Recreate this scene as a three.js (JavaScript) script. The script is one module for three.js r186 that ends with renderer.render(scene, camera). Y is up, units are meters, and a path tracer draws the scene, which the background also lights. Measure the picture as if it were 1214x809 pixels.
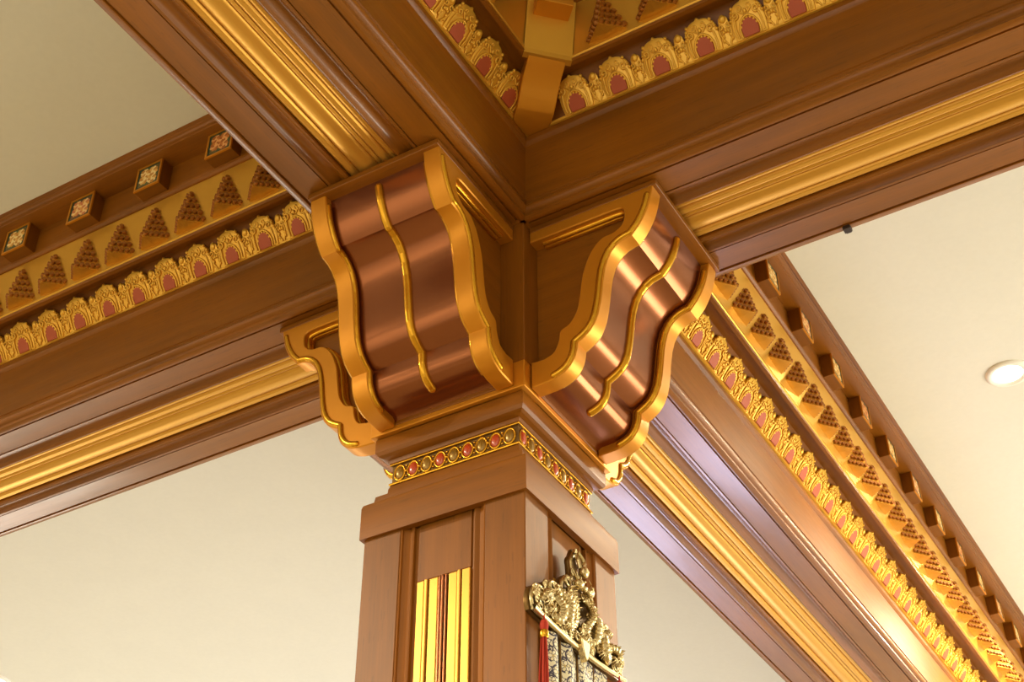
import * as THREE from 'three';
import { RectAreaLightUniformsLib } from 'three/addons/lights/RectAreaLightUniformsLib.js';
import { mergeGeometries, toCreasedNormals } from 'three/addons/utils/BufferGeometryUtils.js';
import { RoundedBoxGeometry } from 'three/addons/geometries/RoundedBoxGeometry.js';

// ---------------------------------------------------------------- camera, light, exposure
const scene = new THREE.Scene();
const Y = 3.576;                                   // height of the lower edge of the column collar above the floor
const FOCAL = 1700.7, W = 1214, H = 809;           // focal length in photo pixels
const camera = new THREE.PerspectiveCamera(2 * Math.atan(H / 2 / FOCAL) * 180 / Math.PI, W / H, 0.05, 60);
{
  const yaw = THREE.MathUtils.degToRad(59.5437), pitch = THREE.MathUtils.degToRad(38.3445), roll = THREE.MathUtils.degToRad(-0.09);
  const f = new THREE.Vector3(Math.cos(pitch) * Math.sin(yaw), Math.sin(pitch), -Math.cos(pitch) * Math.cos(yaw));
  const r = new THREE.Vector3().crossVectors(f, new THREE.Vector3(0, 1, 0)).normalize();
  const u = new THREE.Vector3().crossVectors(r, f);
  camera.up.copy(u.multiplyScalar(Math.cos(roll)).addScaledVector(r, -Math.sin(roll)));
  camera.position.set(-2.9501, Y - 1.9758, 1.8003);
  camera.lookAt(camera.position.clone().add(f));
}
scene.add(camera);
const renderer = new THREE.WebGLRenderer({ antialias: true });
renderer.toneMapping = THREE.LinearToneMapping;
renderer.toneMappingExposure = 1.0;
renderer.shadowMap.enabled = true;
RectAreaLightUniformsLib.init();
scene.background = new THREE.Color(0xcfdcf2);

const WARM = 0xffecc8, DAY = 0xfff8e2, SKYLIGHT = 0xdcdcff;
function rectLight(color, power, w, h, pos, target) {
  const l = new THREE.RectAreaLight(color, power, w, h);
  l.position.set(...pos); l.lookAt(...target); scene.add(l); return l;
}
const LIGHT = { spot: 15, east: 1.0, south: 14.5, door: 22, west: 1.4, north: 9.5 };
rectLight(DAY, LIGHT.east, 4.8, 3.0, [6.85, 1.7, 2.8], [0, 1.7, 2.8]);             // daylight through the tall window
rectLight(DAY, LIGHT.south, 3.4, 2.8, [4.8, 1.7, 5.85], [4.8, 1.7, 0]);             // through the window in the long wall
rectLight(DAY, LIGHT.north, 3.2, 1.7, [4.6, .95, -7.85], [4.6, .95, 0]);            // through the low window in the far wall
rectLight(SKYLIGHT, LIGHT.door, 1.6, 1.3, [6.85, .75, -2.4], [0, .75, -2.4]);      // through the low window
rectLight(DAY, LIGHT.west, 3.4, 2.2, [-6.35, 1.6, 1.2], [0, 1.6, 1.2]);            // and through the window behind the viewer

// ---------------------------------------------------------------- random, textures, materials
let seed = 7;
const rnd = () => { seed = (seed * 1664525 + 1013904223) >>> 0; return seed / 4294967296; };
function noiseGrid(n) { const g = new Float32Array(n * n); for (let i = 0; i < n * n; i++) g[i] = rnd(); return g; }
function vnoise(g, n, x, y, px = n, py = n) {         // px, py: period, so that textures repeat without a seam
  x = ((x % px) + px) % px; y = ((y % py) + py) % py;
  const i = Math.floor(x), j = Math.floor(y) % n; let a = x - i, b = y - Math.floor(y); a = a * a * (3 - 2 * a); b = b * b * (3 - 2 * b);
  const i1 = (i + 1) % px, j1 = ((Math.floor(y) + 1) % py) % n;
  return (g[j * n + i] * (1 - a) + g[j * n + i1] * a) * (1 - b) + (g[j1 * n + i] * (1 - a) + g[j1 * n + i1] * a) * b;
}
function dataTex(w, h, fn, srgb) {
  const d = new Uint8Array(w * h * 4);
  for (let y = 0; y < h; y++) for (let x = 0; x < w; x++) {
    const c = fn(x / w, y / h), o = (y * w + x) * 4;
    d[o] = c[0] * 255; d[o + 1] = c[1] * 255; d[o + 2] = c[2] * 255; d[o + 3] = 255;
  }
  const t = new THREE.DataTexture(d, w, h, THREE.RGBAFormat);
  t.wrapS = t.wrapT = THREE.RepeatWrapping; t.magFilter = THREE.LinearFilter; t.minFilter = THREE.LinearMipmapLinearFilter; t.generateMipmaps = true;
  if (srgb) t.colorSpace = THREE.SRGBColorSpace;
  t.needsUpdate = true; return t;
}
const G = noiseGrid(64);
const woodTex = dataTex(512, 512, (u, v) => {          // grain runs along u
  const wob = vnoise(G, 64, u * 3, v * 3, 3, 3) * 2.4;
  const ring = 0.5 + 0.5 * Math.sin((v * 9 + wob) * 6.283);
  const fine = vnoise(G, 64, u * 8, v * 192, 8, 192), mid = vnoise(G, 64, u * 4, v * 32, 4, 32), big = vnoise(G, 64, u * 4, v * 4, 4, 4), pore = vnoise(G, 64, u * 24, v * 160, 24, 160);
  const k = 0.82 + 0.03 * ring + 0.05 * (fine - 0.5) + 0.06 * (mid - 0.5) + 0.15 * (big - 0.5) + (pore > .86 ? -.06 : 0);
  return [Math.min(1, k), Math.min(1, k * 0.985), Math.min(1, k * 0.96)];
}, true);
woodTex.repeat.set(0.7, 1.6);
const roughTex = dataTex(256, 256, (u, v) => { const k = 0.8 + 0.2 * vnoise(G, 64, u * 16, v * 64, 16, 64); return [k, k, k]; });
roughTex.repeat.set(1, 2);
const plasterTex = dataTex(256, 256, (u, v) => {
  const k = 0.98 + 0.008 * vnoise(G, 64, u * 8, v * 8, 8, 8) + 0.01 * vnoise(G, 64, u * 64, v * 64); return [k, k, k];
}, true);

const phys = o => new THREE.MeshPhysicalMaterial({ side: THREE.DoubleSide, ...o });
const WOOD = 0x9f6014;                                // the same brown timber throughout
const M = {
  wood: phys({ color: WOOD, map: woodTex, specularIntensity: 0.6, roughness: 0.46, roughnessMap: roughTex, clearcoat: 0.2, clearcoatRoughness: 0.28 }),          // satin, beams and cornices
  soffitWood: phys({ color: WOOD, map: woodTex, specularIntensity: 0.6, roughness: 0.42, roughnessMap: roughTex, clearcoat: 0.36, clearcoatRoughness: 0.16 }),    // polished undersides
  columnWood: phys({ color: WOOD, map: woodTex, specularIntensity: 0.6, roughness: 0.5, clearcoat: 0.06, clearcoatRoughness: 0.3 }),                              // matt column
  goldFlute: phys({ color: 0xd9a445, metalness: 0.65, roughness: 0.38 }),
  goldBead: phys({ color: 0xdca22c, metalness: 0.85, roughness: 0.24 }),
  goldPaint: phys({ color: 0xd58e22, metalness: 0.5, roughness: 0.38 }),
  goldLeaf: phys({ color: 0xeeb842, metalness: 0.4, roughness: 0.36 }),
  goldBand: phys({ color: 0xdca63c, metalness: 0.6, roughness: 0.3 }),
  copper: phys({ color: 0x8c5535, metalness: 0.85, roughness: 0.24 }),
  peg: phys({ color: 0xa5651f, metalness: 0.25, roughness: 0.4 }),
  terracotta: phys({ color: 0xb4512a, roughness: 0.55 }),
  redJewel: phys({ color: 0xc2451f, roughness: 0.25, clearcoat: 0.8, clearcoatRoughness: 0.1 }),
  oliveJewel: phys({ color: 0x9a7428, roughness: 0.28, metalness: 0.4, clearcoat: 0.6 }),
  silver: phys({ color: 0xd6c190, metalness: 0.9, roughness: 0.27 }),
  brassDark: phys({ color: 0x6f5226, metalness: 0.7, roughness: 0.42 }),
  plaster: phys({ color: 0xe5e5dc, map: plasterTex, roughness: 0.9 }),
  stone: phys({ color: 0x988a66, roughness: 0.5 }),
  white: phys({ color: 0xf3f1ea, roughness: 0.5 }),
  glow: new THREE.MeshStandardMaterial({ color: 0xffffff, emissive: 0xfff1d6, emissiveIntensity: 6 }),
  glass: phys({ color: 0xffffff, roughness: 0, transmission: 1, thickness: 0, ior: 1.45 }),
  tasselRed: phys({ color: 0xb8321a, roughness: 0.75, sheen: 0.4, sheenColor: new THREE.Color(0xff8060) }),
  darkMetal: phys({ color: 0x3a2c22, roughness: 0.6, metalness: 0.3 }),
};

// ---------------------------------------------------------------- helpers
const used = {};
function numbered(n) { const k = used[n] = (used[n] ?? -1) + 1; return k ? `${n}_${String(k).padStart(3, '0')}` : n; }
function thing(name, label, category, pos = [0, 0, 0], rotY = 0, group) {
  const g = new THREE.Group(); g.name = numbered(name); g.position.set(...pos); g.rotation.y = rotY;
  g.userData = { label, category }; if (group) g.userData.group = group;
  scene.add(g); return g;
}
function part(parent, name, geos, mat, label) {
  const geo = Array.isArray(geos) ? merge(geos) : geos;
  const m = new THREE.Mesh(geo, mat); m.name = name; m.castShadow = m.receiveShadow = true;
  if (label) m.userData.label = label;
  parent.add(m); return m;
}
function struct(name, geos, mat) { const m = part(scene, name, geos, mat); m.userData.kind = 'structure'; return m; }
function merge(list) {
  const clean = list.map(g => {
    let q = g.index ? g.toNonIndexed() : g;
    if (!q.attributes.normal) q.computeVertexNormals();
    for (const k of Object.keys(q.attributes)) if (!['position', 'normal', 'uv'].includes(k)) q.deleteAttribute(k);
    if (!q.attributes.uv) q.setAttribute('uv', new THREE.BufferAttribute(new Float32Array(q.attributes.position.count * 2), 2));
    return q;
  });
  return mergeGeometries(clean);
}
function box(x0, x1, y0, y1, z0, z1) {                 // uv in metres, grain along the longest side
  const g = new THREE.BoxGeometry(x1 - x0, y1 - y0, z1 - z0); g.translate((x0 + x1) / 2, (y0 + y1) / 2, (z0 + z1) / 2);
  return boxUV(g);
}
function boxUV(g) {
  g.computeBoundingBox(); const s = g.boundingBox.getSize(new THREE.Vector3());
  const ax = ['x', 'y', 'z'].sort((a, b) => s[b] - s[a]);
  if (g.index) g = g.toNonIndexed();
  const p = g.attributes.position, n = g.attributes.normal, uv = new Float32Array(p.count * 2);
  const get = (i, a) => a === 'x' ? p.getX(i) : a === 'y' ? p.getY(i) : p.getZ(i);
  const gn = (i, a) => Math.abs(a === 'x' ? n.getX(i) : a === 'y' ? n.getY(i) : n.getZ(i));
  for (let i = 0; i < p.count; i++) {
    const k = ['x', 'y', 'z'].sort((a, b) => gn(i, b) - gn(i, a))[0];
    const rest = ax.filter(a => a !== k);
    uv[2 * i] = get(i, rest[0]); uv[2 * i + 1] = get(i, rest[1]);
  }
  g.setAttribute('uv', new THREE.BufferAttribute(uv, 2)); return g;
}
function rbox(x0, x1, y0, y1, z0, z1, r = 0.004) {
  const g = new RoundedBoxGeometry(x1 - x0, y1 - y0, z1 - z0, 2, r); g.translate((x0 + x1) / 2, (y0 + y1) / 2, (z0 + z1) / 2);
  return boxUV(g);
}
// a moulding: profile points [s (local z), y] run along local x from x0 to x1
function sweep(prof, x0, x1, crease = 0.6) {
  const pos = [], uv = []; let acc = 0;
  for (let i = 0; i < prof.length - 1; i++) {
    const [s0, y0] = prof[i], [s1, y1] = prof[i + 1], l = Math.hypot(s1 - s0, y1 - y0);
    const P = [[x0, y0, s0, x0, acc], [x1, y0, s0, x1, acc], [x1, y1, s1, x1, acc + l], [x0, y1, s1, x0, acc + l]];
    for (const k of [0, 1, 2, 0, 2, 3]) { pos.push(P[k][0], P[k][1], P[k][2]); uv.push(P[k][3], P[k][4]); }
    acc += l;
  }
  const g = new THREE.BufferGeometry();
  g.setAttribute('position', new THREE.Float32BufferAttribute(pos, 3)); g.setAttribute('uv', new THREE.Float32BufferAttribute(uv, 2));
  return toCreasedNormals(g, crease);
}
class Poly extends THREE.Curve {                       // straight-segment path, points evenly parametrised by length
  constructor(pts) { super(); this.p = pts; this.l = [0]; for (let i = 1; i < pts.length; i++) this.l.push(this.l[i - 1] + pts[i].distanceTo(pts[i - 1])); }
  getPoint(t, o = new THREE.Vector3()) {
    const d = t * this.l[this.l.length - 1]; let i = 1; while (i < this.l.length - 1 && this.l[i] < d) i++;
    return o.lerpVectors(this.p[i - 1], this.p[i], (d - this.l[i - 1]) / (this.l[i] - this.l[i - 1] || 1));
  }
}
const V3 = (x, y, z) => new THREE.Vector3(x, y, z), V2 = (x, y) => new THREE.Vector2(x, y);
function tube(pts, r, seg = 24, rad = 6, taper) {
  const c = new THREE.CatmullRomCurve3(pts, false, 'centripetal'); const g = new THREE.TubeGeometry(c, seg, r, rad, false);
  if (taper) {
    const p = g.attributes.position, q = V3(0, 0, 0);
    for (let i = 0; i <= seg; i++) { c.getPointAt(i / seg, q); const k = taper(i / seg); for (let j = 0; j <= rad; j++) { const n = i * (rad + 1) + j; p.setXYZ(n, q.x + (p.getX(n) - q.x) * k, q.y + (p.getY(n) - q.y) * k, q.z + (p.getZ(n) - q.z) * k); } }
    g.computeVertexNormals();
  }
  return g;
}
function extr(shape, depth, bevel = 0, seg = 2, curve = 10) {
  return new THREE.ExtrudeGeometry(shape, { depth, bevelEnabled: bevel > 0, bevelThickness: bevel, bevelSize: bevel, bevelOffset: -bevel, bevelSegments: seg, curveSegments: curve });
}
const ball = (x, y, z, a, b = a, c = a, n = 8) => { const g = new THREE.SphereGeometry(1, n, Math.max(5, n - 2)); g.scale(a, b, c); g.translate(x, y, z); return g; };

// ---------------------------------------------------------------- the room
const CEIL = Y + 1.69, RX0 = -6.5, RX1 = 7, RZ0 = -8, RZ1 = 6;
struct('floor', box(RX0 - .2, RX1 + .2, -0.1, 0, RZ0 - .2, RZ1 + .2), M.stone);
struct('ceiling', box(RX0 - .2, RX1 + .2, CEIL, CEIL + 0.12, RZ0 - .2, RZ1 + .2), M.plaster);
struct('wall_north', [[RX0 - .2, 3, 0, CEIL], [3, 6.2, 0, .1], [3, 6.2, 1.8, CEIL], [6.2, RX1 + .2, 0, CEIL]].map(([a, b, c, d]) => box(a, b, c, d, RZ0 - .2, RZ0)), M.plaster);
struct('wall_south', [[RX0 - .2, 3.1, 0, CEIL], [3.1, 6.5, 0, .3], [3.1, 6.5, 3.1, CEIL], [6.5, RX1 + .2, 0, CEIL]].map(([a, b, c, d]) => box(a, b, c, d, RZ1, RZ1 + .2)), M.plaster);
function wallWithOpening(name, x0, x1, za, zb, ya, yb) {
  struct(name, [box(x0, x1, 0, CEIL, RZ0, za), box(x0, x1, 0, CEIL, zb, RZ1), box(x0, x1, yb, CEIL, za, zb), ...(ya > 0 ? [box(x0, x1, 0, ya, za, zb)] : [])], M.plaster);
}
struct('wall_east', [[RZ0, -3.2, 0, CEIL], [-3.2, -1.6, 1.45, CEIL], [-3.2, -1.6, 0, .05], [-1.6, .4, 0, CEIL], [.4, 5.2, 0, .2], [.4, 5.2, 3.2, CEIL], [5.2, RZ1, 0, CEIL]].map(([a, b, c, d]) => box(RX1, RX1 + .2, c, d, a, b)), M.plaster);
wallWithOpening('wall_west', RX0 - .2, RX0, -0.5, 2.9, 0.5, 2.7);
function windowUnit(n, x, za, zb, ya, yb, cols, turn) {
  const f = struct(`window_${n}`, [box(x - .04, x + .04, ya, ya + .08, za, zb), box(x - .04, x + .04, yb - .08, yb, za, zb), box(x - .04, x + .04, ya, yb, za, za + .08), box(x - .04, x + .04, ya, yb, zb - .08, zb)], M.wood);
  if (turn) { f.rotation.y = -Math.PI / 2; f.position.set(0, 0, 0); }
  const w = (zb - za - .16) / cols;
  for (let i = 0; i < cols; i++) {
    const a = za + .08 + i * w;
    part(f, 'pane', box(x - .004, x + .004, ya + .08, yb - .08, a + (i ? .03 : 0), a + w), M.glass);
    if (i) part(f, 'mullion', box(x - .03, x + .03, ya + .08, yb - .08, a - .03, a + .03), M.wood);
  }
}
windowUnit(1, RX1 + .1, .4, 5.2, .2, 3.2, 4);
windowUnit(4, RZ1 + .1, -6.5, -3.1, .3, 3.1, 3, true);
windowUnit(5, RZ0 - .1, -6.2, -3, .1, 1.8, 3, true);
windowUnit(3, RX1 + .1, -3.2, -1.6, .05, 1.45, 2);
windowUnit(2, RX0 - .1, -0.5, 2.9, 0.5, 2.7, 3);

// ---------------------------------------------------------------- recessed downlights
function downlight(x, z, power, label, group) {
  const t = thing('downlight', label, 'downlight', [x, CEIL, z], 0, group);
  const ring = new THREE.LatheGeometry([V2(.062, -.002), V2(.07, -.012), V2(.084, -.012), V2(.092, -.004), V2(.093, 0)], 40);
  part(t, 'trim_ring', ring, M.white, 'white round rim');
  const d = new THREE.CircleGeometry(.064, 32); d.rotateX(Math.PI / 2); d.translate(0, -.003, 0);
  part(t, 'lamp_face', d, M.glow, 'glowing lamp face');
  const s = new THREE.SpotLight(WARM, LIGHT.spot * power, 0, 1.4, 0.3, 2); s.position.set(0, -.03, 0); s.target.position.set(0, -2, 0);
  s.castShadow = true; s.shadow.radius = 2; t.add(s, s.target);
}
downlight(2.305, 1.150, .35, 'lit round recessed downlight in the cream ceiling beside the bright cornice');
for (const [x, z, k] of [[3.3, 1.15, .5], [4.3, 1.15, 1.6], [2.3, 3.6, .2], [4.3, 3.6, .6], [2.27, -4.80, 1.6], [-2.6, -3.0, 3.1], [-4.6, -3.0, 3.1], [-3.4, 4.2, .35], [-4.9, 1.6, 1.3]])
  downlight(x, z, k, 'lit round recessed downlight in the plaster ceiling away from the column', 'downlights in the other ceiling bays');

// ---------------------------------------------------------------- beams
const SOFFIT = 0.93;
// lower half of the soffit, from the gold panel out to the arris: [distance from the beam axis, height]
const soffitHalf = [[.0825, .03], [.0825, .004], [.086, .0008], [.091, 0], [.097, .003], [.103, .010], [.112, .016], [.122, .018], [.132, .014], [.138, .006], [.142, .001], [.147, 0], [.1505, .001], [.151, .006], [.154, .006], [.155, .0015], [.238, .0015], [.239, .008], [.245, .008], [.2465, .0], [.262, 0], [.268, .004]];
const sideProf = top => [[.268, SOFFIT + .004], [.268, SOFFIT + .016], [.276, SOFFIT + .020], [.281, SOFFIT + .028], [.281, SOFFIT + .036], [.275, SOFFIT + .044], [.272, SOFFIT + .05], [.272, SOFFIT + .058], [.276, SOFFIT + .060], [.276, top - .038], [.281, top - .034], [.287, top - .026], [.287, top - .006], [.279, top]];
function gold(intervals) {                              // reeded gold strip, each interval one convex reed
  const out = [];
  for (const [a, b] of intervals) {
    const n = 7, h = Math.min(.011, (b - a) * .27), st = [];
    for (let i = 0; i <= n; i++) { const t = i / n; st.push([a + .001 + (b - a - .002) * t, SOFFIT + .016 - h * Math.sin(Math.PI * t) ** .6]); }
    st.unshift([a + .001, SOFFIT + .024]); st.push([b - .001, SOFFIT + .024]); out.push(st);
  }
  return out;
}
const reeds = [[-.0825, -.051], [-.051, .013], [.013, .028], [.028, .059], [.059, .0825]];
function beam(u0, u1, zType, ledge, label) {
  const um = (u0 + u1) / 2, rot = zType ? -Math.PI / 2 : 0;
  const t = thing('wooden_beam', label, 'beam', zType ? [0, Y + SOFFIT, um] : [um, Y + SOFFIT, 0], rot);
  const a = u0 - um, b = u1 - um, rel = p => p.map(([s, y]) => [s, y - SOFFIT]);
  const sw = (p, cr) => sweep(p, a, b, cr);
  const mir = p => p.map(([s, y]) => [-s, y]);
  part(t, 'soffit_board', [sw(soffitHalf), sw(mir(soffitHalf)), sw([[-.0835, .03], [.0835, .03]])], M.soffitWood, 'moulded brown underside');
  for (const sd of [1, -1]) part(t, 'side_board', sw(rel(sideProf(ledge)).map(([s, y]) => [s * sd, y])), M.wood, 'plain brown side with moulded edge');
  for (const st of gold(reeds)) part(t, 'gold_reed', sw(rel(st), 1.0), M.goldFlute, 'gold reed');
  return t;
}
beam(RX0, -0.1, false, 1.252, 'brown beam with gold reeded underside running to the white ceiling corner');
beam(0.1, RX1, false, 1.232, 'brown beam with pale violet sheen beneath the brightly lit cornice');
beam(0.1, RZ1, true, 1.252, 'brown beam with gold reeds above the copper bracket beside the plain ceiling');
beam(RZ0, -0.1, true, 1.240, 'brown beam with gold reeds under the dim cornice with painted blocks');

// ---------------------------------------------------------------- cornices (lotus frieze, stepped pyramids, painted blocks)
// one lotus petal, x along the frieze, y up the slope, z proud of it
function spiral(cx, cy, r0, turns, dir, start, z, tail) {
  const pts = []; if (tail) pts.push(...tail);
  const n = 9;
  for (let i = 0; i <= n; i++) { const k = i / n, a = start + dir * turns * 6.283 * k, r = r0 * (1 - .72 * k); pts.push(V3(cx + r * Math.cos(a), cy + r * Math.sin(a), z)); }
  return pts;
}
const petalGeo = (() => {
  const s = new THREE.Shape(); s.moveTo(-.05, 0);
  s.bezierCurveTo(-.056, .03, -.054, .052, -.051, .064); s.bezierCurveTo(-.053, .080, -.044, .088, -.038, .090);
  s.bezierCurveTo(-.034, .101, -.018, .105, -.009, .105); s.lineTo(0, .111); s.lineTo(.009, .105);
  s.bezierCurveTo(.018, .105, .034, .101, .038, .090); s.bezierCurveTo(.044, .088, .053, .080, .051, .064);
  s.bezierCurveTo(.054, .052, .056, .03, .05, 0); s.closePath();
  return toCreasedNormals(extr(s, .008, .004, 2, 5), .7);
})();
const insetGeo = (() => {
  const s = new THREE.Shape(); s.moveTo(-.023, .002); s.bezierCurveTo(-.03, .022, -.027, .042, -.013, .05); s.bezierCurveTo(-.006, .055, .006, .055, .013, .05); s.bezierCurveTo(.027, .042, .03, .022, .023, .002); s.closePath();
  const g = extr(s, .004, .0015, 1, 6); g.translate(0, 0, .0125); return g;
})();
const scrollGeo = (() => {
  const L = [], z = .015;
  L.push(tube([V3(-.029, .002, z), V3(-.03, .03, z), V3(-.02, .05, z), V3(0, .061, z), V3(.02, .05, z), V3(.03, .03, z), V3(.029, .002, z)], .0036, 18, 5));
  for (let i = 0; i < 7; i++) { const a = Math.PI * (.12 + .76 * i / 6); L.push(ball(Math.cos(a) * .026, .02 + Math.sin(a) * .034, z + .001, .0048, .0048, .003, 6)); }
  for (const d of [1, -1]) {
    L.push(tube(spiral(d * .034, .070, .0115, 1.1, -d, d > 0 ? -1.2 : Math.PI + 1.2, z, [V3(d * .04, .006, z), V3(d * .042, .03, z), V3(d * .04, .05, z)]), .0032, 22, 5));
    L.push(tube(spiral(d * .015, .087, .0095, 1.0, -d, d > 0 ? -.6 : Math.PI + .6, z - .002, [V3(d * .006, .066, z)]), .0028, 16, 5));
    for (let i = 0; i < 4; i++) L.push(ball(d * (.050 - .004 * i), .060 + .011 * i, .010, .006, .006, .006, 6));
  }
  L.push(ball(0, .074, z, .006, .008, .004, 6), ball(0, .106, .008, .006, .006, .005, 6));
  return merge(L);
})();
const budGeo = (() => {
  const s = new THREE.Shape(); s.moveTo(-.028, 0); s.bezierCurveTo(-.026, .03, -.022, .055, -.016, .068); s.bezierCurveTo(-.018, .082, -.006, .09, 0, .092); s.bezierCurveTo(.006, .09, .018, .082, .016, .068); s.bezierCurveTo(.022, .055, .026, .03, .028, 0); s.closePath();
  return toCreasedNormals(extr(s, .004, .003, 2, 5), .7);
})();
const budScrollGeo = (() => {
  const L = [], z = .010;
  for (const d of [1, -1]) {
    L.push(tube(spiral(d * .0125, .058, .0085, 1.0, -d, d > 0 ? -1 : Math.PI + 1, z, [V3(d * .004, .004, z), V3(d * .016, .03, z)]), .003, 16, 5));
    for (let i = 0; i < 3; i++) L.push(ball(d * (.014 - .003 * i), .018 + .012 * i, z, .0048, .006, .004, 6));
  }
  L.push(ball(0, .078, .006, .012, .012, .008, 8), ball(0, .045, z, .006, .008, .005, 6));
  return merge(L);
})();
// stepped half pyramid: base edge on the band, ridge forward, apex leaning with the band
const PB = .068, PK = .058, PH = .135, PT = .024, PD0 = .030;
const pyramidGeo = (() => {
  const L = [-PB, -.02, -.010], R = [PB, -.02, -.010], F = [0, -PD0, PK], A = [0, PH, PT], B = [0, -.022, -.03];
  const tri = [[L, F, A], [F, R, A], [L, B, F], [B, R, F]].flat(2);
  const g = new THREE.BufferGeometry(); g.setAttribute('position', new THREE.Float32BufferAttribute(tri, 3)); g.computeVertexNormals(); return g;
})();
const pegGeo = (() => {
  const list = [];
  for (const d of [1, -1]) {
    const R = V3(d * PB, -.02, -.010), F = V3(0, -PD0, PK), A = V3(0, PH, PT);
    const n = V3(0, 0, 0).crossVectors(R.clone().sub(F), A.clone().sub(F)).normalize(); if (n.z < 0) n.negate();
    const q = new THREE.Quaternion().setFromUnitVectors(V3(0, 1, 0), n);
    for (let j = 0; j < 5; j++) for (let i = 0; i < 5 - j; i++) {
      const a = (j + .42) / 5.2, rest = 1 - a, w = (i + .5) / (5 - j);
      const p = V3(0, 0, 0).addScaledVector(A, a).addScaledVector(F, rest * (1 - w)).addScaledVector(R, rest * w);
      const c = new THREE.CylinderGeometry(.0082, .0086, .012, 8, 1); c.applyQuaternion(q); c.translate(p.x + n.x * .004, p.y + n.y * .004, p.z + n.z * .004); list.push(c);
    }
  }
  return merge(list);
})();
// painted peony panels
function flowerTex(k) {
  const c = document.createElement('canvas'); c.width = c.height = 128; const x = c.getContext('2d');
  x.fillStyle = '#1d3a2a'; x.fillRect(0, 0, 128, 128);
  x.fillStyle = ['#6b5a2c', '#5f5226', '#70482a'][k]; x.fillRect(10, 10, 108, 108);
  const cols = [['#e7b35a', '#f6dc9a', '#c98a35'], ['#cc7a34', '#ecb068', '#b05f22'], ['#e0a04a', '#f4cf8e', '#d07a4a']][k];
  for (let i = 0; i < 8; i++) { x.fillStyle = i % 2 ? '#2f5a35' : '#44703c'; x.beginPath(); const a = rnd() * 6.28; x.ellipse(64 + Math.cos(a) * 38, 64 + Math.sin(a) * 38, 15, 7, a, 0, 6.3); x.fill(); }
  for (const [cx, cy, r] of [[44, 74, 34], [84, 46, 33], [90, 94, 26], [36, 32, 24]]) {
    for (let i = 0; i < 9; i++) { const a = i * .698 + cx; x.fillStyle = cols[i % 3]; x.beginPath(); x.ellipse(cx + Math.cos(a) * r * .55, cy + Math.sin(a) * r * .55, r * .5, r * .36, a, 0, 6.3); x.fill(); }
    x.fillStyle = cols[1]; x.beginPath(); x.arc(cx, cy, r * .3, 0, 6.3); x.fill();
  }
  const t = new THREE.CanvasTexture(c); t.colorSpace = THREE.SRGBColorSpace; return t;
}
const paint = [0, 1, 2].map(k => phys({ map: flowerTex(k), roughness: 0.5, clearcoat: 0.2 }));
const BS = .057, BD = .09;                              // half width and depth of a block
const blockGeo = rbox(-BS, BS, 0, .114, -BD, 0, .002);
const panelGeo = (() => { const g = new THREE.PlaneGeometry(.098, .098); g.translate(0, .057, .0015); return g; })();
const frameGeo = (() => merge([box(-BS, BS, 0, .008, -.002, .004), box(-BS, BS, .106, .114, -.002, .004), box(-BS, -BS + .008, .008, .106, -.002, .004), box(BS - .008, BS, .008, .106, -.002, .004)]))();

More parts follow.
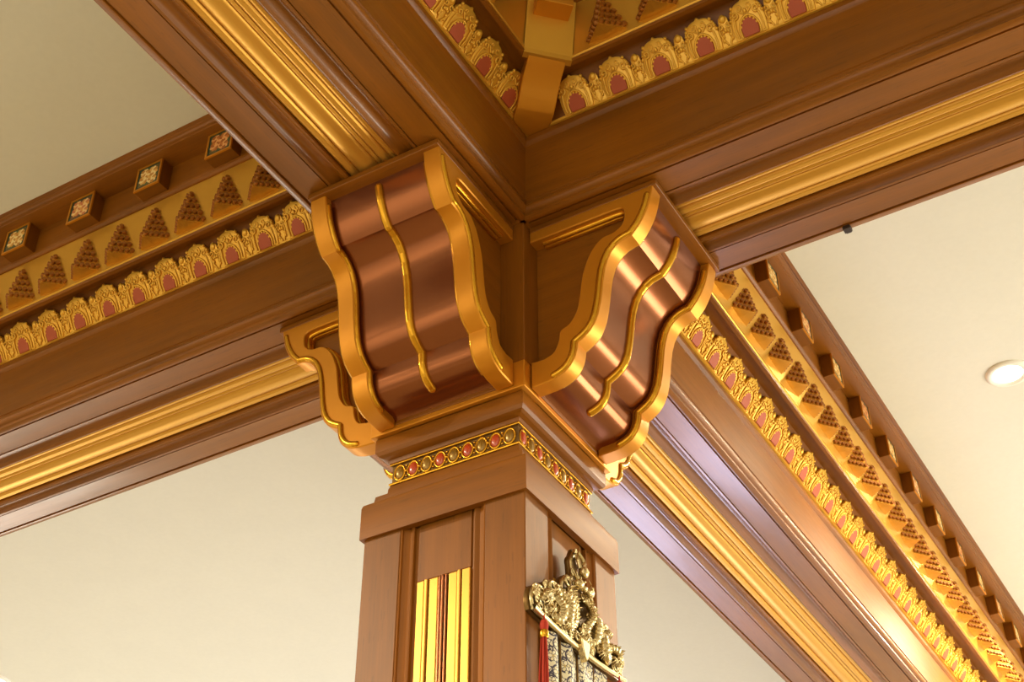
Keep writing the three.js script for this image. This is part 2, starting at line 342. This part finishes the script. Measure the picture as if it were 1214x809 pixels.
function cornice(u0, u1, zType, P, label, opts) {
  const um = (u0 + u1) / 2;
  const base = 1.22;
  const t = thing('carved_cornice', label, 'cornice', zType ? [0, Y + base, um] : [um, Y + base, 0], zType ? -Math.PI / 2 : 0);
  const r = p => p.map(([s, y]) => [s, y - base]), a = u0 - um, b = u1 - um;
  const [ls, ly] = P.ledge, [ts, ty] = P.lotusTop, [ps, py] = P.lip, [qs, qy] = P.bandTop, [bs, by] = P.block, [cs] = P.ceil;
  const cy = CEIL - Y, bt = Math.min(by + .116, cy - .018);
  part(t, 'backing_board', sweep(r([[ls - .008, ly], [ts - .004, ty + .02], [ps - .014, ty + .02]]), a, b, .3), M.wood);
  part(t, 'lotus_base_rail', sweep(r([[ls - .008, ly], [ls + .006, ly + .001], [ls + .009, ly + .008], [ls - .002, ly + .012]]), a, b, .3), M.goldLeaf, 'gold rail');
  part(t, 'lip_moulding', sweep(r([[ps - .014, ty + .02], [ps - .014, py - .014], [ps, py - .014], [ps + .003, py - .006], [ps, py]]), a, b, .3), M.wood);
  part(t, 'gold_band', sweep(r([[ps, py], [ps + .004, py + .004], [ps + .004, py + .012], [ps + .002, py + .014], [qs, qy]]), a, b, .3), M.goldBand, 'satin gold slanting band');
  part(t, 'ledge_moulding', sweep(r([[qs, qy], [qs + .006, qy + .001], [qs + .014, qy + .008], [qs + .016, qy + .018], [qs + .010, qy + .026], [bs - .05, by - .002]]), a, b, .5), M.wood);
  part(t, 'back_panel', sweep(r([[bs - .05, by - .004], [bs - .05, bt]]), a, b, .3), M.wood);
  part(t, 'crown_moulding', sweep(r([[bs - .05, bt], [cs - .034, bt], [cs - .032, bt + .006], [cs - .024, bt + .008], [cs - .020, bt + .014], [cs - .014, bt + .017], [cs - .012, cy - .004], [cs, cy - .002], [cs, cy]]), a, b, .5), M.wood);
  const tilt = Math.atan2(ts - ls, ty - ly);            // lean of the lotus face out of the vertical
  const Sc = Math.hypot(ts - ls, ty - ly) / .112, N = opts.lotusPitch;
  for (let k = 0; ; k++) {
    const u = opts.lotus0 + k * N; if (u > opts.lotus1) break;
    const place = (m, x) => { m.position.set(x - um, ly + .008 - base, ls + .001); m.rotation.x = tilt; m.scale.set(N / .148, Sc, 1); };
    const p = part(t, 'lotus_petal', petalGeo, M.goldLeaf, 'gold lotus petal with terracotta centre'); place(p, u);
    part(p, 'petal_centre', insetGeo, M.terracotta, 'terracotta arch'); part(p, 'scroll_carving', scrollGeo, M.goldLeaf);
    const q = part(t, 'lotus_bud', budGeo, M.goldLeaf, 'small gold bud between petals'); place(q, u + N / 2);
    part(q, 'scroll_carving', budScrollGeo, M.goldLeaf);
  }
  const bt0 = (opts.pyrBase ?? .042), slope = (qs - ps) / (qy - py);
  for (let k = 0; ; k++) {
    const u = opts.pyr0 + k * opts.pyrPitch; if (u > opts.pyr1) break;
    const p = part(t, 'stepped_pyramid', pyramidGeo, M.goldBand, 'gold stepped pyramid studded with brown pegs');
    p.position.set(u - um, py + bt0 - base, ps + slope * bt0); p.scale.setScalar(opts.pyrScale ?? 1);
    const g = part(p, 'pegs', pegGeo, M.peg, 'brown round pegs'); g.userData.kind = 'stuff';
  }
  for (let k = 0; ; k++) {
    const u = opts.block0 + k * opts.blockPitch; if (u > opts.block1) break;
    const p = part(t, 'projecting_block', blockGeo, M.wood, 'wooden block with painted flower face'); p.position.set(u - um, by - base, bs);
    part(p, 'block_frame', frameGeo, M.goldPaint); part(p, 'painted_panel', panelGeo, paint[k % 2 ? 0 : 1 + (k >> 1) % 2], 'painted flowers on dark green');
  }
  return t;
}
const PC = { ledge: [.279, 1.240], lotusTop: [.350, 1.336], lip: [.41, 1.33], bandTop: [.440, 1.528], block: [.502, 1.548], ceil: [.569, 1.69] };
const PD = { ledge: [.287, 1.232], lotusTop: [.362, 1.335], lip: [.426, 1.345], bandTop: [.495, 1.552], block: [.556, 1.567], ceil: [.626, 1.69] };
const PF = { ...PC, ledge: [.283, 1.252], lotusTop: [.354, 1.345], lip: [.412, 1.348], bandTop: [.452, 1.535] };
cornice(RZ0, -0.2, true, PC, 'dim carved cornice with lotus frieze, gold pyramids and painted flower blocks under shaded plaster', { lotus0: -4.598, lotus1: -.3, lotusPitch: .1388, pyr0: -4.617, pyr1: -.5, pyrPitch: .159, block0: -4.649, block1: -.5, blockPitch: .321 });
cornice(0.2, RX1, false, PD, 'brightly lit carved cornice with lotus frieze, gold pyramids and many projecting blocks', { lotus0: .453, lotus1: 5.2, lotusPitch: .148, pyr0: .505, pyr1: 5.4, pyrPitch: .1735, block0: .788, block1: 5.6, blockPitch: .346, pyrBase: .07 });
const cA = cornice(RX0, -0.2, false, PF, 'carved cornice in the dark coffer on the beam with the white ceiling behind', { lotus0: -3.043, lotus1: -.42, lotusPitch: .145, pyr0: -3.065, pyr1: -.62, pyrPitch: .165, block0: -3.15, block1: -.7, blockPitch: .33 });
const cB = cornice(0.2, RZ1, true, PF, 'carved cornice in the dark coffer on the beam beside the copper bracket', { lotus0: .476, lotus1: 3.2, lotusPitch: .141, pyr0: .64, pyr1: 3.2, pyrPitch: .165, block0: .75, block1: 3.2, blockPitch: .33 });
{ // gold scroll block and chamfer in the coffer corner: a thing of its own that fills the mitre
  const t = thing('corner_corbel', 'plain curved gold corbel in the corner of the dark coffer', 'corbel', [-.29, Y + 1.25, .29], -3 * Math.PI / 4);
  // local x points out along the diagonal
  const r2 = Math.SQRT2, o = .29 * r2, s = new THREE.Shape();
  s.moveTo(0, 0.0); s.lineTo(.365 * r2 - o - .01, .0);
  s.bezierCurveTo(.40 * r2 - o, .025, .385 * r2 - o, .05, .452 * r2 - o, .078); s.lineTo(.458 * r2 - o, .082); s.lineTo(.458 * r2 - o, .105); s.lineTo(0, .105); s.closePath();
  const g = extr(s, .112, .002, 1, 16); g.translate(0, 0, -.056);
  part(t, 'corbel_body', toCreasedNormals(g, .5), M.goldPaint);
  const c = (a, y) => V3(a * r2 - o, y, 0), w = .106 * r2 / 2;
  const face = [];
  const prof = [[.398 + .053, 1.332], [.412 + .053, 1.334], [.414 + .053, 1.350], [.454 + .053, 1.535]];
  for (let i = 0; i < 3; i++) {
    const A = c(prof[i][0], prof[i][1] - 1.25), B = c(prof[i + 1][0], prof[i + 1][1] - 1.25);
    const q = [[A.x, A.y, -w], [A.x, A.y, w], [B.x, B.y, w], [A.x, A.y, -w], [B.x, B.y, w], [B.x, B.y, -w]];
    face.push(...q.flat());
  }
  const fg = new THREE.BufferGeometry(); fg.setAttribute('position', new THREE.Float32BufferAttribute(face, 3)); fg.computeVertexNormals();
  part(t, 'chamfer_board', fg, M.goldBand, 'gold board across the corner');
  part(t, 'upper_block', rbox(.47 * r2 - o, .535 * r2 - o, .215, .27, -.055, .055, .003), M.goldPaint, 'plain gold block');
}

// ---------------------------------------------------------------- scroll brackets
const outer = (() => {
  const seg = [[[.664, .93], [.655, .885], [.639, .832], [.614, .786], [.585, .752]], [[.585, .752], [.556, .748], [.526, .729], [.503, .690], [.489, .63], [.479, .56], [.463, .500], [.437, .463], [.402, .441]], [[.402, .441], [.398, .413], [.387, .386], [.364, .361], [.325, .346], [.27, .342]]];
  return seg.map(s => new THREE.CatmullRomCurve3(s.map(([d, y]) => V3(d, y, 0)), false, 'centripetal').getPoints(14).map(p => V2(p.x, p.y)));
})();
const BX = .256, BY = .34;
function profilePoints(off) {                          // outline moved inwards by off, from the top front down to the foot
  const out = [];
  outer.forEach((s, k) => s.forEach((p, i) => {
    if (k && i === 0) return;
    const a = s[Math.max(0, i - 1)], b = s[Math.min(s.length - 1, i + 1)];
    let nx = b.y - a.y, ny = -(b.x - a.x); const l = Math.hypot(nx, ny); nx /= l; ny /= l;   // points towards the column
    if (k < 2 && i === s.length - 1) { const c = outer[k + 1][1]; let mx = c.y - p.y, my = -(c.x - p.x); const m = Math.hypot(mx, my); nx = (nx + mx / m) / 2; ny = (ny + my / m) / 2; const q = nx * nx + ny * ny; nx /= q; ny /= q; }
    out.push(V2(p.x + nx * off - BX, p.y + ny * off - BY));
  }));
  return out;
}
const cutPts = [[.256, .872], [.53, .872], [.56, .866], [.566, .842], [.556, .806], [.53, .789], [.492, .784], [.456, .750], [.426, .680], [.414, .61], [.402, .553], [.378, .517], [.350, .503], [.342, .468], [.326, .436], [.296, .425], [.256, .428]];
function scrollBracket(label, dir, rot) {
  const t = thing('scroll_bracket', label, 'bracket', [dir[0] * BX, Y + BY, dir[1] * BX], rot, undefined);
  const P0 = profilePoints(0), top = .93 - BY;
  const cut = new THREE.CatmullRomCurve3(cutPts.slice(1, -1).map(([d, y]) => V3(d - BX, y - BY, 0)), false, 'centripetal').getPoints(60);
  const loop = [V3(cutPts[0][0] - BX, cutPts[0][1] - BY, 0), ...cut, V3(cutPts[16][0] - BX, cutPts[16][1] - BY, 0)];
  const beadLoop = [V3(.036, loop[0].y, 0), ...loop.slice(1)];
  const shape = new THREE.Shape(); shape.moveTo(0, top - .001); P0.forEach(p => shape.lineTo(p.x, Math.min(p.y, top - .001))); shape.lineTo(0, .342 - BY);
  loop.slice().reverse().forEach(p => shape.lineTo(p.x, p.y)); shape.closePath();        // the sunk panel is open towards the post
  const bg = toCreasedNormals(extr(shape, .048, .003, 1, 4), .5);
  const fieldShape = new THREE.Shape(); fieldShape.moveTo(0, top - .04); fieldShape.lineTo(.34, top - .04); profilePoints(.04).slice(6).forEach(p => fieldShape.lineTo(p.x, Math.min(p.y, top - .04))); fieldShape.lineTo(0, .40 - BY); fieldShape.closePath();
  const pc = profilePoints(.026);
  const barrelShape = new THREE.Shape(); barrelShape.moveTo(0, top - .01); pc.forEach(p => barrelShape.lineTo(p.x, Math.min(p.y, top - .01))); barrelShape.lineTo(0, .36 - BY); barrelShape.closePath();
  const brl = extr(barrelShape, .344, 0); brl.translate(0, 0, -.172);
  part(t, 'copper_barrel', toCreasedNormals(brl, .6), M.copper, 'brown copper rolled face');
  for (const d of [1, -1]) {
    const g = bg.clone(); g.translate(0, 0, d > 0 ? .167 + .003 : -.218);
    const b = part(t, 'side_board', g, M.goldPaint, 'gold scalloped side board');
    const f = extr(fieldShape, .01, 0); f.translate(0, 0, d > 0 ? .168 : -.178);
    part(b, 'field_panel', f, M.wood, 'dark brown sunk panel');
    const z = d * .197;
    part(b, 'inner_bead', [new THREE.TubeGeometry(new Poly(beadLoop.map(p => V3(p.x, p.y, z))), 120, .010, 6, false), new THREE.TubeGeometry(new Poly(beadLoop.map(p => V3(p.x, p.y, z - d * .012))), 120, .013, 6, false)], M.goldBead, 'gold bead');
    const rim = profilePoints(.013).slice(4, -3);      // a bead on each face of the board, the edge between them stays plain
    for (const zz of [.218, .169]) {
      const c = rim.map(p => V3(p.x, p.y, d * zz));
      part(b, 'rim_bead', [new THREE.TubeGeometry(new Poly(c), 120, .0105, 8, false), ball(c[0].x, c[0].y, c[0].z, .0105, .0105, .0105, 8), ball(c[c.length - 1].x, c[c.length - 1].y, c[c.length - 1].z, .0105, .0105, .0105, 8)], M.goldBead, 'bright gold bead');
    }
  }
  const rib = pc.slice(4, -3).map(p => V3(p.x, p.y, 0));
  part(t, 'centre_rib', [new THREE.TubeGeometry(new Poly(rib), 110, .0135, 8, false), ball(rib[0].x, rib[0].y, 0, .0135, .0135, .0135, 8), ball(rib[rib.length - 1].x, rib[rib.length - 1].y, 0, .0135, .0135, .0135, 8)], M.goldBead, 'gold rib');
  part(t, 'top_plate', rbox(0, .672 - BX, top - .022, top - .001, -.223, .223, .003), M.wood, 'wooden plate');
  return t;
}
scrollBracket('copper-faced gold scroll bracket with three gold ribs, under the beam by the white ceiling', [-1, 0], Math.PI);
scrollBracket('bright copper-faced gold scroll bracket above the side with the dragon plaque', [0, 1], -Math.PI / 2);
scrollBracket('gold scroll bracket seen from its side with a dark sunk panel', [0, -1], Math.PI / 2);
scrollBracket('gold scroll bracket almost hidden behind the column, under the violet-sheened beam', [1, 0], 0);

// ---------------------------------------------------------------- column
{
  const t = thing('column', 'square brown wooden column with gold fluted panels and a jewelled band', 'column', [0, 0, 0]);
  const y = v => Y + v;
  // square mouldings: profile [half width, y] around four sides
  const square = (prof, crease = .5) => {
    const pos = [], uv = [];
    for (let k = 0; k < 4; k++) {
      const c = Math.round(Math.cos(k * Math.PI / 2)), s = Math.round(Math.sin(k * Math.PI / 2)); let acc = 0;
      for (let i = 0; i < prof.length - 1; i++) {
        const [h0, a] = prof[i], [h1, b] = prof[i + 1], l = Math.hypot(h1 - h0, b - a);
        const P = [[-h0, a, h0, -h0, acc], [h0, a, h0, h0, acc], [h1, b, h1, h1, acc + l], [-h1, b, h1, -h1, acc + l]];
        for (const j of [0, 1, 2, 0, 2, 3]) { const [px, py, pz, pu, pv] = P[j]; pos.push(px * c + pz * s, y(py), -px * s + pz * c); uv.push(pu, pv); }
        acc += l;
      }
    }
    const g = new THREE.BufferGeometry(); g.setAttribute('position', new THREE.Float32BufferAttribute(pos, 3)); g.setAttribute('uv', new THREE.Float32BufferAttribute(uv, 2));
    return toCreasedNormals(g, crease);
  };
  part(t, 'core', box(-.228, .228, .02, y(.02), -.228, .228), M.columnWood);
  part(t, 'plinth', rbox(-.258, .258, 0, .28, -.258, .258, .01), M.columnWood);
  part(t, 'crossing_block', box(-.266, .266, y(.9318), y(1.2), -.266, .266), M.wood);
  for (const [cx, cz] of [[1, 1], [1, -1], [-1, 1], [-1, -1]]) part(t, 'corner_post', rbox(Math.min(cx * .131, cx * .25), Math.max(cx * .131, cx * .25), .28, y(.004), Math.min(cz * .131, cz * .25), Math.max(cz * .131, cz * .25), .003), M.columnWood);
  part(t, 'collar', square([[.24, 0], [.26, 0], [.26, .098], [.257, .108], [.25, .114], [.237, .116], [.237, .122], [.234, .142], [.22, .145], [.212, .150], [.210, .174], [.207, .182], [.2, .188]]), M.columnWood, 'plain wooden collar');
  part(t, 'jewel_band', square([[.206, .184], [.208, .186], [.208, .191], [.2035, .193], [.2035, .2475], [.208, .2495], [.208, .254], [.2, .256]]), M.brassDark, 'dark gold band');
  part(t, 'band_rail', [square([[.2, .184], [.2095, .185], [.2105, .188], [.2095, .191], [.2, .192]]), square([[.2, .249], [.2095, .250], [.2105, .252], [.2095, .255], [.2, .256]])], M.goldBead, 'thin gold rails');
  part(t, 'abacus', square([[.203, .253], [.211, .256], [.213, .268], [.226, .271], [.235, .276], [.241, .286], [.241, .326], [.238, .332], [.2, .333]]), M.wood, 'moulded wooden abacus');
  part(t, 'neck_block', rbox(-.253, .253, y(.333), y(.424), -.253, .253, .003), M.goldPaint, 'gold block between the bracket feet');
  part(t, 'neck_post', rbox(-.255, .255, y(.42), y(.9315), -.255, .255, .003), M.wood, 'plain post between the brackets');
  for (let k = 0; k < 4; k++) part(t, 'foot_rail', [rbox(-.166, .166, y(.333), y(.352), .2, .2435, .004).rotateY(k * Math.PI / 2), rbox(-.166, .166, y(.348), y(.374), .2, .2565, .003).rotateY(k * Math.PI / 2)], M.wood, 'wooden rail under the copper');
  for (let k = 0; k < 4; k++) {                          // four faces: stiles, mouldings, sunk panel, gold flutes, jewels
    const rot = k * Math.PI / 2, R = g => { g.rotateY(rot); return g; };
    for (const d of [1, -1]) {
      const v = [[.131, .248], [.1285, .2495], [.126, .248], [.125, .243], [.108, .236], [.100, .241], [.0965, .2425], [.093, .241], [.091, .232], [.082, .230]];
      const vm = sweep(v.map(([x, z]) => [x * d, z]), -.5, .5, .5);      // x -> vertical
      const p = vm.attributes.position, n = vm.attributes.normal;
      for (let i = 0; i < p.count; i++) { const L = y(0) - .28, X = p.getY(i), Z = p.getZ(i); p.setXYZ(i, Z, .28 + (p.getX(i) + .5) * L, X); n.setXYZ(i, n.getZ(i), n.getX(i), n.getY(i)); }
      part(t, 'panel_moulding', R(vm), M.columnWood, 'vertical moulding');
    }
    part(t, 'panel_head', R(rbox(-.082, .082, y(-.165), y(.004), .2, .2345, .002)), M.columnWood, 'plain panel above the gold flutes');
    const fl = [[-.081, -.058, .237, 0], [-.056, -.046, .241, 0], [-.044, -.016, .236, 0], [-.014, -.006, .239, 1], [-.004, .004, .241, 1], [.006, .013, .239, 1], [.015, .042, .236, 0], [.044, .054, .241, 0], [.056, .081, .237, 0]];
    for (const [a, b, z, c] of fl) part(t, 'gold_flute', R(rbox(a, b, .32, y(-.166), .215, z, .003)), c ? M.copper : M.goldFlute);
    const n = 9, pitch = .0445;
    for (let i = 0; i < n; i++) {
      const x = (i - (n - 1) / 2) * pitch, red = (i + k) % 2 === 0;
      const j = part(t, 'jewel', R(ball(x, y(.2205), .2035, .0145, .0205, .008, 12)), red ? M.redJewel : M.oliveJewel, red ? 'red oval stone' : 'olive gold oval stone');
      const rim = new THREE.TorusGeometry(1, .17, 6, 22); rim.scale(.0172, .0238, .018); rim.translate(x, y(.2205), .2045);
      part(j, 'jewel_rim', R(rim), M.goldBead);
      if (i < n - 1) { const bx = x + pitch / 2; part(j, 'bead', [R(ball(bx, y(.2205), .205, .0055, .0055, .005, 6)), R(ball(bx, y(.2375), .205, .004, .004, .004, 6)), R(ball(bx, y(.2035), .205, .004, .004, .004, 6))], M.goldBead); }
    }
  }
}

// ---------------------------------------------------------------- dragon plaque, brocade, tassels
{
  const px = -.02, py = -.345, pz = .252;
  const t = thing('dragon_plaque', 'carved antique brass plaque with coiling dragons on the column side', 'plaque', [px, Y + py, pz]);
  const half = [[.235, .002], [.242, .03], [.232, .062], [.205, .082], [.178, .078], [.172, .10], [.145, .122], [.112, .128], [.09, .116], [.082, .15], [.058, .178], [.03, .185], [.024, .21], [.028, .24], [.014, .262], [0, .285]];
  const s = new THREE.Shape(); const L = [...half.map(([x, y]) => V2(-x, y)), ...half.slice(0, -1).reverse().map(([x, y]) => V2(x, y))];
  s.moveTo(L[0].x, L[0].y); s.splineThru(L.slice(1)); s.quadraticCurveTo(0, -.03, L[0].x, L[0].y);
  part(t, 'back_plate', toCreasedNormals(extr(s, .006, .004, 2, 6), .8), M.brassDark, 'dark brass plate');
  const rim = []; for (let i = 0; i <= 24; i++) { const k = i / 24 * 2 - 1; rim.push(V3(k * .238, -.010 + .014 * k * k, .024)); }
  part(t, 'rim', tube(rim, .0085, 40, 8), M.silver, 'smooth curved rim');
  const edge = L.map(p => V3(p.x * .97, p.y * .98, .016));
  part(t, 'border', tube(edge, .0055, 140, 6), M.silver, 'bright scalloped border');
  for (const d of [1, -1]) {
    const path = [[.205, .03], [.19, .06], [.16, .062], [.15, .03], [.125, .018], [.11, .05], [.125, .085], [.1, .105], [.075, .085], [.07, .045], [.045, .03], [.03, .06], [.05, .1], [.055, .135], [.03, .152]].map(([x, y], i) => V3(d * x, y, .026 + .010 * Math.sin(i * 1.7)));
    const body = tube(path, .0125, 150, 8, k => (.5 + .75 * Math.sin(Math.PI * Math.min(1, k * .85 + .12))) * (1 + .16 * Math.sin(k * 330)));
    const b = part(t, 'dragon_body', body, M.silver, 'scaled dragon body');
    const sp = new THREE.CatmullRomCurve3(path, false, 'centripetal'), spikes = [];
    for (let i = 2; i < 44; i++) { const q = sp.getPointAt(i / 45), c = new THREE.ConeGeometry(.0045, .011, 5); c.rotateX(Math.PI / 2); c.translate(q.x + (i % 2 ? .004 : -.004), q.y + .004, q.z + .014); spikes.push(c); }
    part(b, 'spine', spikes, M.silver);
    part(t, 'dragon_head', [ball(d * .028, .158, .04, .017, .014, .014, 10), ball(d * .012, .15, .046, .013, .008, .009, 8), tube([V3(d * .036, .168, .04), V3(d * .052, .178, .04), V3(d * .06, .192, .036)], .004, 8, 5, k => 1 - .8 * k), tube([V3(d * .03, .17, .04), V3(d * .04, .188, .04), V3(d * .034, .2, .036)], .004, 8, 5, k => 1 - .8 * k), ball(d * .021, .164, .053, .004)], M.silver);
    const claws = []; for (const [cx, cy] of [[.165, .02], [.095, .01], [.14, .085], [.02, .02], [.09, .06], [.19, .03]]) for (let i = 0; i < 4; i++) { const a = -2.5 + i * .45; claws.push(tube([V3(d * cx, cy + .018, .034), V3(d * (cx + .014 * Math.cos(a)), cy + .018 + .014 * Math.sin(a), .042), V3(d * (cx + .026 * Math.cos(a)), cy + .018 + .024 * Math.sin(a), .032)], .0034, 8, 5, k => 1.15 - .8 * k)); }
    part(t, 'claw', claws, M.silver);
    const clouds = [];
    for (let i = 0; i < 46; i++) {                       // cloud curls fill the plate
      const cx = .006 + rnd() * .222, top = cx < .03 ? .25 : cx < .085 ? .165 : cx < .17 ? .11 : .066, cy = .006 + rnd() * (top - .006);
      clouds.push(tube(spiral(d * cx, cy, .008 + rnd() * .007, 1 + rnd() * .5, rnd() < .5 ? 1 : -1, rnd() * 6.28, .017 + rnd() * .012), .0036, 14, 5));
    }
    for (const [cx, cy, r] of [[.212, .045, .018], [.145, .105, .017], [.112, .112, .014], [.062, .158, .016]]) clouds.push(tube(spiral(d * cx, cy, r, 1.3, d, 1, .024), .0045, 20, 6));
    part(t, 'cloud_scrolls', clouds, M.silver, 'curling clouds');
  }
  part(t, 'jewel_finial', [ball(0, .205, .042, .016, .016, .012, 10), tube([V3(0, .22, .035), V3(.012, .24, .035), V3(-.006, .262, .032), V3(.002, .286, .028)], .008, 16, 6, k => 1.1 - .9 * k), tube([V3(-.01, .215, .035), V3(-.02, .235, .034), V3(-.012, .262, .03)], .006, 12, 5, k => 1.1 - .9 * k), tube([V3(.012, .215, .035), V3(.022, .235, .034), V3(.016, .26, .03)], .006, 12, 5, k => 1.1 - .9 * k)], M.silver, 'flaming jewel');
  part(t, 'centre_tongue', extr((() => { const q = new THREE.Shape(); q.moveTo(-.022, .012); q.quadraticCurveTo(-.022, -.02, 0, -.045); q.quadraticCurveTo(.022, -.02, .022, .012); q.closePath(); return q; })(), .012, .003, 2, 8).translate(0, 0, .026), M.silver);

  // brocade
  const c = document.createElement('canvas'); c.width = 512; c.height = 1024; const x = c.getContext('2d');
  x.fillStyle = '#e6dcbc'; x.fillRect(0, 0, 512, 1024);
  for (let j = -1; j < 17; j++) for (let i = -1; i < 9; i++) {
    const cx = i * 64 + (j % 2 ? 32 : 0) + rnd() * 10, cy = j * 64 + rnd() * 10, n = 6;
    x.strokeStyle = '#3b3348'; x.lineWidth = 7; x.beginPath(); x.arc(cx, cy, 31, rnd() * 2, 3.2 + rnd() * 2); x.stroke();
    x.beginPath(); x.arc(cx + 32, cy + 6, 15, 1, 4.8); x.stroke(); x.beginPath(); x.arc(cx + 28, cy + 32, 10, 3, 7.4); x.stroke();
    for (let k = 0; k < n; k++) { const a = k / n * 6.283 + i; x.fillStyle = '#3b3348'; x.beginPath(); x.ellipse(cx + Math.cos(a) * 15, cy + Math.sin(a) * 15, 14, 10.5, a, 0, 6.3); x.fill(); x.fillStyle = k % 2 ? '#efe6c8' : '#e2d6ac'; x.beginPath(); x.ellipse(cx + Math.cos(a) * 15, cy + Math.sin(a) * 15, 11.5, 8, a, 0, 6.3); x.fill(); }
    x.fillStyle = '#c2a866'; x.beginPath(); x.arc(cx, cy, 6, 0, 6.3); x.fill();
  }
  const bt = new THREE.CanvasTexture(c); bt.colorSpace = THREE.SRGBColorSpace; bt.wrapS = bt.wrapT = THREE.RepeatWrapping;
  const brocade = phys({ map: bt, roughness: 0.6, sheen: 0.3 });
  const h = thing('brocade_hanging', 'cream and indigo floral brocade hanging below the dragon plaque', 'hanging', [px, Y + py - .918, pz]);
  const cloth = (x0, x1) => {
    const nx = 20, ny = 6, z = u => .009 + .010 * Math.sin((u - x0) / (x1 - x0) * Math.PI) + .003 * Math.sin(u * 90);
    const g = new THREE.PlaneGeometry(x1 - x0, .9, nx, ny), p = g.attributes.position, uv = g.attributes.uv;
    const L = [g]; for (let i = 0; i < p.count; i++) { const u = p.getX(i) + (x0 + x1) / 2; p.setXYZ(i, u, p.getY(i) + .45, z(u)); uv.setXY(i, u / .28, p.getY(i) / .56); }
    const b = g.clone(); for (let i = 0; i < p.count; i++) b.attributes.position.setZ(i, p.getZ(i) - .004); L.push(b);
    for (const q of L) q.computeVertexNormals(); return L;
  };
  for (const [a, b] of [[-.165, -.088], [-.085, .0], [.003, .085], [.088, .165]]) part(h, 'brocade_panel', cloth(a, b), brocade);
  for (const v of [-.0865, .0015, .0865]) part(h, 'seam_cord', tube([V3(v, 0, .011), V3(v, .45, .012), V3(v, .9, .011)], .0032, 12, 6), M.brassDark, 'dark gold cord');
  for (const [d, lab] of [[-1, 'red tassel with gold collar hanging free beside the brocade, on the brown stile side'], [1, 'red tassel mostly below view, at the plaque end beside the plain ceiling']]) {
    const k = thing('tassel', lab, 'tassel', [px + d * .198, Y + py - .34, pz + .03]);
    part(k, 'cord', tube([V3(0, .34, 0), V3(.001, .32, 0)], .003, 4, 6), M.tasselRed);
    part(k, 'head', new THREE.LatheGeometry([V2(0, .325), V2(.008, .322), V2(.011, .312), V2(.010, .300), V2(.008, .296)], 16), M.tasselRed);
    part(k, 'collar', new THREE.LatheGeometry([V2(.009, .297), V2(.0115, .292), V2(.0115, .280), V2(.009, .276)], 16), M.goldBead, 'gold collar');
    const str = []; for (let i = 0; i < 26; i++) { const a = rnd() * 6.28, r = .003 + rnd() * .008, q = 1.5 + rnd() * .6; str.push(tube([V3(Math.cos(a) * r * .7, .278, Math.sin(a) * r * .7), V3(Math.cos(a) * r * 1.2, .2, Math.sin(a) * r * 1.2), V3(Math.cos(a + .2) * r * q, .02 * rnd(), Math.sin(a + .2) * r * q)], .0022, 8, 4)); }
    const f = part(k, 'fringe', str, M.tasselRed, 'red silk strands'); f.userData.kind = 'stuff';
  }
}
{ // small dark clip left on the lower edge of the beam
  const t = thing('cable_clip', 'small dark clip stuck on the lower edge of a beam', 'clip', [.258, Y + .932, 1.07]);
  part(t, 'clip_body', rbox(-.012, .012, -.012, .004, -.012, .012, .003), M.darkMetal);
  part(t, 'clip_tab', rbox(.008, .016, -.010, .012, -.008, .008, .002), M.darkMetal);
}
scene.traverse(o => { if (o.isMesh) { o.castShadow = o.receiveShadow = true; } if (o.isSpotLight) o.castShadow = true; });
renderer.render(scene, camera);
